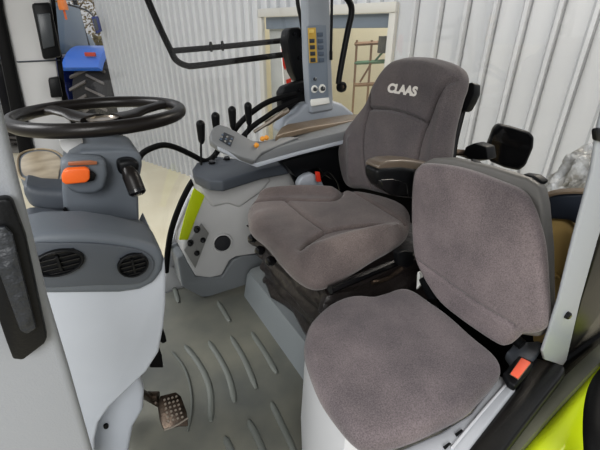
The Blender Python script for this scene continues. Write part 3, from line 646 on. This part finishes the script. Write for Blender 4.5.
tag(obj('side_trim', pslab([(298, 184), (302, 177), (312, 173), (321, 178), (326, 190), (320, 196), (300, 194)], YP(1.12), .03, .008, 3), 'cowl'), 'pale blue grey plastic cover in the gap under the armrest console', 'cover')
#==================================================================== DRIVER SEAT
ds = thing('driver_seat', 'grey brown fabric driver seat with bolstered cushion and tall backrest', 'seat', (.62, .83, 0))
def rect(x0, x1, y0, y1, z, n=14, cr=.05):
    P = []
    for cx, cy, a0 in ((x1-cr, y1-cr, 0), (x0+cr, y1-cr, 90), (x0+cr, y0+cr, 180), (x1-cr, y0+cr, 270)):
        for k in range(7):
            a = math.radians(a0+k*15); P.append(V((cx+cr*math.cos(a), cy+cr*math.sin(a), z)))
    return P
obj('plinth', loft([rect(.43, .92, .60, 1.25, 0, cr=.03), rect(.445, .92, .60, 1.24, .10, cr=.03), rect(.455, .92, .61, 1.23, .125, cr=.03)]), 'pedestal', ds)
secs = []
for i in range(22):
    k = i/21; z = .12+k*.33
    w = .010*math.sin(k*26)
    s = rect(.485-.085*k-w, .86, .585-.0*k-w, 1.13-.09*k+w, z, cr=.05)
    P = []
    for a, b in zip(s, s[1:]+s[:1]):
        for j in range(5): P.append(a.lerp(b, j/5))
    P = [p+V((noise.noise(p*22)*.03, noise.noise(p*22+V((5, 5, 5)))*.03, 0)) for p in P]
    secs.append(P)
obj('suspension_bellows', loft(secs), 'bellow', ds, smooth=60)
for x, y in ((253, 238), (260, 250.5), (271, 261)):
    obj('suspension_bulb', lathe([(0, -.016), (.011, -.012), (.0155, 0), (.011, .012), (0, .016)], hit(x, y, XP(.375)), (-1, -.3, .2), 16), 'blackgloss', ds)
DC = PL((.55, .8, .535), (-.10, 0, 1))
obj('seat_pan', pslab([(252, 222), (290, 205), (345, 196), (402, 212), (400, 238), (350, 266), (320, 280), (300, 276), (278, 256), (262, 236)], PL((.55, .8, .455), (-.10, 0, 1)), .03, .01, 3), 'black', ds)
obj('seat_cushion', puff([(246.5, 213), (248, 203), (259, 192.5), (278, 186.5), (302, 184.5), (322, 185.5), (338, 188), (356, 188), (380, 192), (402, 199), (410.5, 208), (408, 224), (396, 234), (376, 245), (356, 257), (340, 266), (321, 274), (306, 273), (291, 264), (279, 252), (269, 240), (259, 230), (249, 222)], DC, .06, r=.034, dome=.006,
    seams=[([(252, 201), (268, 200), (285, 200), (312, 201.5), (332, 201), (340, 196), (342, 190)], .006, .016), ([(285, 200), (305, 217), (326, 232)], .005, .012), ([(302, 253), (311, 242), (328, 233), (352, 228.5), (378, 226.5), (398, 228.5), (410, 233)], .006, .016), ([(352, 190), (378, 206), (408, 223)], .005, .010)],
    bumps=[([(262, 193), (300, 191), (330, 192)], .022, .020), ([(318, 256), (345, 246), (375, 238), (398, 233)], .032, .034), ([(262, 215), (280, 235), (300, 258)], .03, .008)], N=260, rings=60), 'seat_dark', ds)
DB = PL((.80, .8, .55), (-1, 0, .17))
obj('backrest', puff([(391, 60), (402, 56), (423, 56), (440, 60), (452, 66), (457, 75), (456, 86), (452, 98), (448, 114), (444, 132), (441, 157), (438, 180), (432, 196), (410, 199), (384, 195), (360, 189.5), (346, 188), (340, 181), (336, 165), (335, 150), (339, 136), (348, 122), (362, 104), (373, 86), (382, 70)], DB, .065, r=.030, dome=.012,
    seams=[([(373, 95), (370, 109), (366, 125), (364.5, 147), (366, 172), (370, 188)], .005, .014), ([(370, 109), (391, 110), (412, 116), (427, 124)], .005, .016), ([(427, 124), (436, 104), (446, 86), (458, 78)], .006, .018), ([(427, 124), (421, 143), (417, 165), (415, 190)], .005, .014)],
    bumps=[([(380, 90), (395, 75), (430, 75), (440, 80)], .05, .022), ([(352, 140), (352, 175)], .02, .014), ([(445, 110), (436, 150), (432, 180)], .022, .018)], N=260, rings=60), 'back_fab', ds)
bo = [o for o in ds.children if o.name.startswith('backrest')][0]
# lettering on the headrest
cu = bpy.data.curves.new('t', 'FONT'); cu.body = 'CLAAS'; cu.size = 1; cu.offset = .06; cu.extrude = 0; cu.shear = .25; cu.space_character = .95
tmp = bpy.data.objects.new('t', cu); COL.objects.link(tmp); bpy.context.view_layer.update()
me = bpy.data.meshes.new_from_object(tmp.evaluated_get(bpy.context.evaluated_depsgraph_get())); bpy.data.objects.remove(tmp)
bm = bmesh.new(); bm.from_mesh(me); bpy.data.meshes.remove(me)
bmesh.ops.triangulate(bm, faces=bm.faces); bmesh.ops.subdivide_edges(bm, edges=bm.edges, cuts=2)
xs = [v.co.x for v in bm.verts]; ys = [v.co.y for v in bm.verts]; x0, x1, y0, y1 = min(xs), max(xs), min(ys), max(ys)
bl, br_, tl = hit(391.5, 93, DB), hit(420.5, 97.5, DB), hit(393, 83.5, DB)
ex = br_-bl; ey = (tl-bl)-ex*((tl-bl).dot(ex)/ex.length_squared)
bw = bmesh.new(); bw.from_mesh(bo.data); bmesh.ops.translate(bw, verts=bw.verts, vec=wloc(ds)); tree_ = BVHTree.FromBMesh(bw); bw.free()
nD = facing(DB, bl)
for v in bm.verts:
    p = bl+ex*((v.co.x-x0)/(x1-x0))+ey*((v.co.y-y0)/(y1-y0))
    h = tree_.ray_cast(p+nD*.2, -nD)
    v.co = (h[0] if h[0] is not None else p)+nD*.0015
obj('lettering', bm, 'letter', bo, label='white CLAAS lettering on the headrest')
obj('back_shell', pslab([(395, 75), (425, 68), (448, 74), (454, 85), (450, 110), (444, 190), (362, 185), (360, 150)], PL((.875, .8, .55), (-1, 0, .17)), .03, .01, 3), 'black', ds)
obj('belt_guide', pslab([(466, 84), (471, 82), (474.5, 84), (474, 94), (470, 103), (466, 110), (462, 112), (463, 100)], PL((.90, .8, .55), (-1, 0, .17)), .03, .004), 'black', ds)
obj('belt_post', tube(pts([(468, 92), (462, 115), (456, 140), (453, 160)], PL((.93, .8, .55), (-1, 0, .17))), .008, 8), 'black', ds)
# near armrest of the driver seat
af = YP(.60)
obj('armrest_pad', pslab([(377, 168), (380, 164), (388, 161), (402, 160), (415, 161), (435, 165), (450, 170), (452, 180), (400, 175), (384, 176)], YP(.585), .045, .008, 4), mat('armrest_pad_vinyl', S(96, 86, 76), .35, bump=.2, bscale=300), ds)
obj('armrest_side', pslab([(376, 170), (384, 168), (402, 167), (450, 174), (452, 208), (412, 199), (388, 193), (381, 188), (377, 180)], YP(.580), .045, .01, 3), 'black', ds)
obj('armrest_hinge', pslab([(380, 180), (395, 179), (408, 183), (410, 198), (392, 196), (382, 190)], YP(.575), .03, .006, 3), 'blackgloss', ds)
# adjustment mechanism below the cushion, near side
mc = thing('seat_adjuster', 'black lever block of the seat adjuster between the two seats', 'seat mechanism', hit(405, 270, YP(.56)))
obj('block', pslab([(398, 254), (405, 251), (414, 252), (414, 264), (408, 268), (399, 266)], YP(.545), .02, .004), 'black', mc)
obj('slide_rail', tube([hit(330, 290, XP(.40)), hit(372, 272, YP(.57)), hit(412, 256, YP(.57))], .010, 8, smooth=0), 'blackgloss', mc)
obj('lever', tube(pts([(372, 283), (388, 278), (402, 268)], YP(.55)), .006, 8), 'steel', mc)
#==================================================================== JUMP SEAT
js = thing('jump_seat', 'grey mauve fabric fold-down jump seat in the right foreground', 'seat', (.42, .36, 0))
JC = ZP(.47)
obj('seat_cushion', puff([(304, 345), (306, 330), (312, 317), (328, 302), (342, 295), (356, 292), (373, 293), (387, 289.5), (402, 285), (414, 287.5), (430, 298), (450, 312), (475, 334), (497, 352), (503, 364), (498, 375), (476, 399), (461, 410), (447, 417), (419, 430), (388, 440), (367, 440.5), (355, 435), (339, 418), (320, 391), (308, 362)], JC, .04, r=.022, dome=.010, N=260, rings=40), 'seat', js)
JB = PL((.575, .35, .48), (-1, 0, .13))
obj('backrest', puff([(409, 210), (410.5, 178), (416, 166), (428, 163.5), (460, 168.5), (500, 183), (517, 191), (526, 203), (534, 224), (540, 250), (543, 290), (544, 318), (541, 330), (531, 335), (518, 336), (511, 342), (503, 347), (492, 344), (456, 319), (435, 300), (418, 272), (411, 250)], JB, .03, r=.016, dome=.006,
    seams=[([(412, 258), (420, 263), (450, 284), (480, 305), (512, 325)], .004, .007)], N=260, rings=50), 'seat', js)
JS = PL((.606, .35, .48), (-1, 0, .13))
obj('back_shell', pslab([(412, 172), (420, 164), (432, 158), (450, 157.5), (487, 166), (527, 178), (539, 186), (543, 205), (547, 250), (548, 300), (547, 330), (538, 338), (500, 332), (440, 286), (414, 240)], JS, .03, .008, 4), 'shelltop', js)
obj('shell_latch', pslab([(471, 158), (480, 160), (486, 166), (474, 164)], ZP(.775), .012, .003), 'black', js)
# base and rail
def zpoly(px, z): return pts(px, ZP(z))
top = [(305, 350), (330, 330), (400, 330), (480, 372), (500, 380), (450, 425), (400, 446), (362, 446), (345, 438), (318, 392)]
T = zpoly(top, .43); C0 = sum(T, V((0, 0, 0)))/len(T)
bot = [V((C0.x+(p.x-C0.x)*1.0, C0.y+(p.y-C0.y)*.92, .0)) for p in T]
for b_, t_ in zip(bot, T):
    if b_.x < C0.x: b_.x = t_.x-.01
mid = [t_.lerp(b_, .45)+V((-.008 if t_.x < C0.x else 0, 0, 0)) for t_, b_ in zip(T, bot)]
obj('base', loft([bot, mid, [p-UP*.02 for p in T], T]), 'white', js, label='glossy white seat base')
obj('side_rail', pslab([(500, 374), (517, 387), (462, 458), (380, 470), (360, 452), (400, 449), (440, 432), (470, 413)], ZP(.435), .03, .005, 3), mat('rail_paint', S(178, 180, 184), .35), js)
obj('rail_ridge', tube(pts([(508, 382), (480, 414), (452, 448)], ZP(.437)), .0022, 6, smooth=0), 'white', js)
for p in ([(455, 434), (461.5, 429.5), (463, 431), (456.5, 437)], [(443, 447), (449, 442.5), (451, 444), (445, 450)]):
    obj('rail_slot', pslab(p, ZP(.4375), .001, 0, toward=True), 'black', js)
hp = obj('hinge', pslab([(506, 352), (510, 348), (517, 340), (530, 341), (540, 340), (543, 346), (538, 354), (532, 360), (515, 364)], ZP(.44), .02, .005), mat('hinge_plate', S(84, 88, 94), .4), js, label='dark hinge plate')
obj('hinge_pin', lathe([(0, -.014), (.011, -.014), (.011, .014), (0, .014)], hit(516, 340, ZP(.455)), (0, 1, .1), 14), 'black', hp)
obj('lower_hinge', pslab([(418, 280), (424, 276), (434, 300), (428, 300)], XP(.60), .02, .003), 'black', js)
tag(obj('bracket_tab', pslab([(417, 272), (419.5, 272), (421, 284), (416, 290)], XP(.625), .01, .002), 'signwhite'), 'thin white tab standing in the gap between the two seats', 'tab')
ob = thing('seat_belt_latch', 'black seat belt latch with a salmon red button on the jump seat rail', 'buckle', hit(522, 376, ZP(.44)))
obj('housing', pslab([(503.5, 372), (519, 355), (534, 361), (533, 366), (516, 386), (509, 382)], ZP(.462), .016, .004, 3), 'black', ob)
obj('release_button', pslab([(510, 374.5), (521, 358.8), (530.5, 363.5), (518, 379.5)], ZP(.464), .004, .0015, toward=True), 'buckle', ob, label='salmon red press button')
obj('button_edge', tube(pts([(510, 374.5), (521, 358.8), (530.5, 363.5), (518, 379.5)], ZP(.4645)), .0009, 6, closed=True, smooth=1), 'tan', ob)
#==================================================================== REAR OF CAB
rc = thing('rear_trim', 'dark topped trim panel tinted with an amber reflection, standing behind the jump seat', 'trim panel', hit(560, 330, XP(.80)))
obj('amber_panel', pslab([(535, 216), (560, 217), (571, 222), (577, 235), (590, 250), (580, 345), (530, 345)], XP(.82), .03, .015, 4), 'amber', rc)
obj('panel_ridge', tube(pts([(540, 268), (552, 272), (566, 283)], XP(.815)), .004, 6), 'amber', rc)
obj('panel_cap', pslab([(540, 196), (556, 193), (575, 192), (600, 192), (600, 226), (578, 228), (568, 221), (550, 220), (535, 220)], XP(.80), .05, .012, 4), mat('blue_black_plastic', S(38, 44, 54), .4), rc)
obj('cap_edge', tube(pts([(545, 196), (556, 192.5), (575, 191), (600, 192)], XP(.797)), .006, 8), 'tan', rc)  # reflection along the top edge, painted in tan
for x, y in ((553, 314), (551, 322)): obj('bolt', lathe([(.006, 0), (.005, .004), (0, .004)], hit(x, y, XP(.818)), (-1, 0, 0), 10), 'chrome', rc)
rs = thing('rear_shelf', 'dark hardware ledge under the rear glass behind the driver seat', 'ledge', (1.2, .8, .5))
obj('ledge', box((1.2, .8, .40), (.22, 1.15, .05), bev=.012), 'black', rs)
obj('rod', tube([hit(448, 152, XP(1.15)), hit(466, 153, XP(1.2)), hit(486, 155, XP(1.22))], .012, 10), 'steel', rs)
obj('clamp', pslab([(465, 147), (474, 143), (486, 147), (488, 160), (470, 160), (463, 154)], XP(1.15), .05, .006), 'black', rs)
obj('clasp', pslab([(522, 174), (535, 176), (543, 182), (540, 186), (530, 184)], XP(.66), .02, .003), 'black', rs)
# exterior mirror
em = thing('exterior_mirror', 'rounded square black mirror standing beyond the rear glass', 'mirror', hit(512, 170, XP(1.40)))
MP = PL(hit(512, 148, XP(1.40)), (-.75, -.62, .1))
ol = [(494, 128), (499, 124), (512, 127), (530, 132.5), (534.5, 137), (533.5, 148), (526, 166), (519, 171), (505, 168), (491, 162), (486.5, 157), (488, 144)]
obj('housing', pslab(ol, MP, .06, .012, 4), 'black', em)
obj('mirror_glass', pslab([(496, 130), (500, 126.5), (512, 129), (528, 134), (532, 138.5), (531, 148), (524, 164), (518, 168), (505, 165.5), (493, 160), (489.5, 156), (491, 144)], (MP[0]+facing(MP, MP[0])*.001, MP[1]), .002, 0, toward=True), 'mirror', em)
obj('arm', tube([hit(492, 156, MP)+V((.03, 0, 0)), hit(478, 158, XP(1.42)), hit(462, 154, XP(1.42))], .012, 8), 'black', em)
# wrapped part outside
pb = hit(576, 186, XP(1.9)); bmx = bmesh.new(); bmesh.ops.create_icosphere(bmx, subdivisions=5, radius=1)
for v in bmx.verts:
    p = v.co.copy(); n = 1+.35*noise.noise(p*2.2)+.18*abs(noise.noise(p*6))
    v.co = V((p.x*.10*n, p.y*.10*n, p.z*.17*n+.02*p.z))
    v.co.rotate(Matrix.Rotation(.35, 3, HEAD)); v.co += pb
tag(obj('plastic_bag', bmx, 'bag'), 'crumpled clear plastic bag wrapped over a part behind the cab', 'plastic bag')
tag(obj('paving_stand', box((pb.x, pb.y, (G+pb.z-.12)/2), (.10, .10, pb.z-.12-G), bev=.01), 'greyd'), 'grey post under the crumpled plastic bag', 'post'); bpy.data.objects['paving_stand'].name = 'support_post'
#==================================================================== CAMERA + LIGHT
cd = bpy.data.cameras.new('camera'); co = bpy.data.objects.new('camera', cd); COL.objects.link(co)
cd.sensor_width = 36; cd.lens = F/600*36; cd.clip_start = .01; cd.clip_end = 200
fwd = HEAD*math.cos(PITCH)-UP*math.sin(PITCH); upv = HEAD*math.sin(PITCH)+UP*math.cos(PITCH)
Rm = Matrix(((RGT.x, upv.x, -fwd.x), (RGT.y, upv.y, -fwd.y), (RGT.z, upv.z, -fwd.z)))
co.matrix_world = Matrix.Translation(CAM)@Rm.to_4x4(); bpy.context.scene.camera = co
w = bpy.data.worlds.new('world'); bpy.context.scene.world = w; w.use_nodes = True; nt = w.node_tree
bg = nt.nodes['Background']; tc = nt.nodes.new('ShaderNodeTexCoord'); sx = nt.nodes.new('ShaderNodeSeparateXYZ'); rp = nt.nodes.new('ShaderNodeValToRGB')
nt.links.new(tc.outputs['Generated'], sx.inputs[0]); nt.links.new(sx.outputs[2], rp.inputs[0]); nt.links.new(rp.outputs[0], bg.inputs[0])
rp.color_ramp.elements[0].color = (.62, .62, .62, 1); rp.color_ramp.elements[0].position = 0
rp.color_ramp.elements[1].color = (.93, .96, 1, 1); rp.color_ramp.elements[1].position = .25
bg.inputs[1].default_value = .66
def area(loc, tgt, size, power, col=(1, 1, 1)):
    l = bpy.data.lights.new('area', 'AREA'); l.energy = power; l.size = size; l.color = col; o = bpy.data.objects.new('fill_light', l); COL.objects.link(o)  # unseen light added as fill, no fixture behind it
    o.location = loc; o.rotation_euler = (V(tgt)-V(loc)).to_track_quat('-Z', 'Y').to_euler(); return o
area((-.9, -1.6, 2.0), (.5, .9, .2), 1.4, 60, (1, .99, .97))
area((2.9, 1.0, 2.6), (.6, .8, .4), 1.0, 45, (1, .92, .80))
area((-2.8, 2.2, 3.2), (.2, 1.1, .3), 1.6, 95, (1, 1, 1))
area((-1.5, 2.5, 4.6), (2.2, 3.8, 0), 2.0, 45, (1, 1, 1))
area(wp((sA+sB)/2, 2.6, -1.2), wp((sA+sB)/2, 0, -1.6), 1.2, 45, (1, .97, .9))
sc_ = bpy.context.scene; sc_.view_settings.view_transform = 'Standard'; sc_.view_settings.exposure = -.1; sc_.view_settings.look = 'Medium High Contrast'
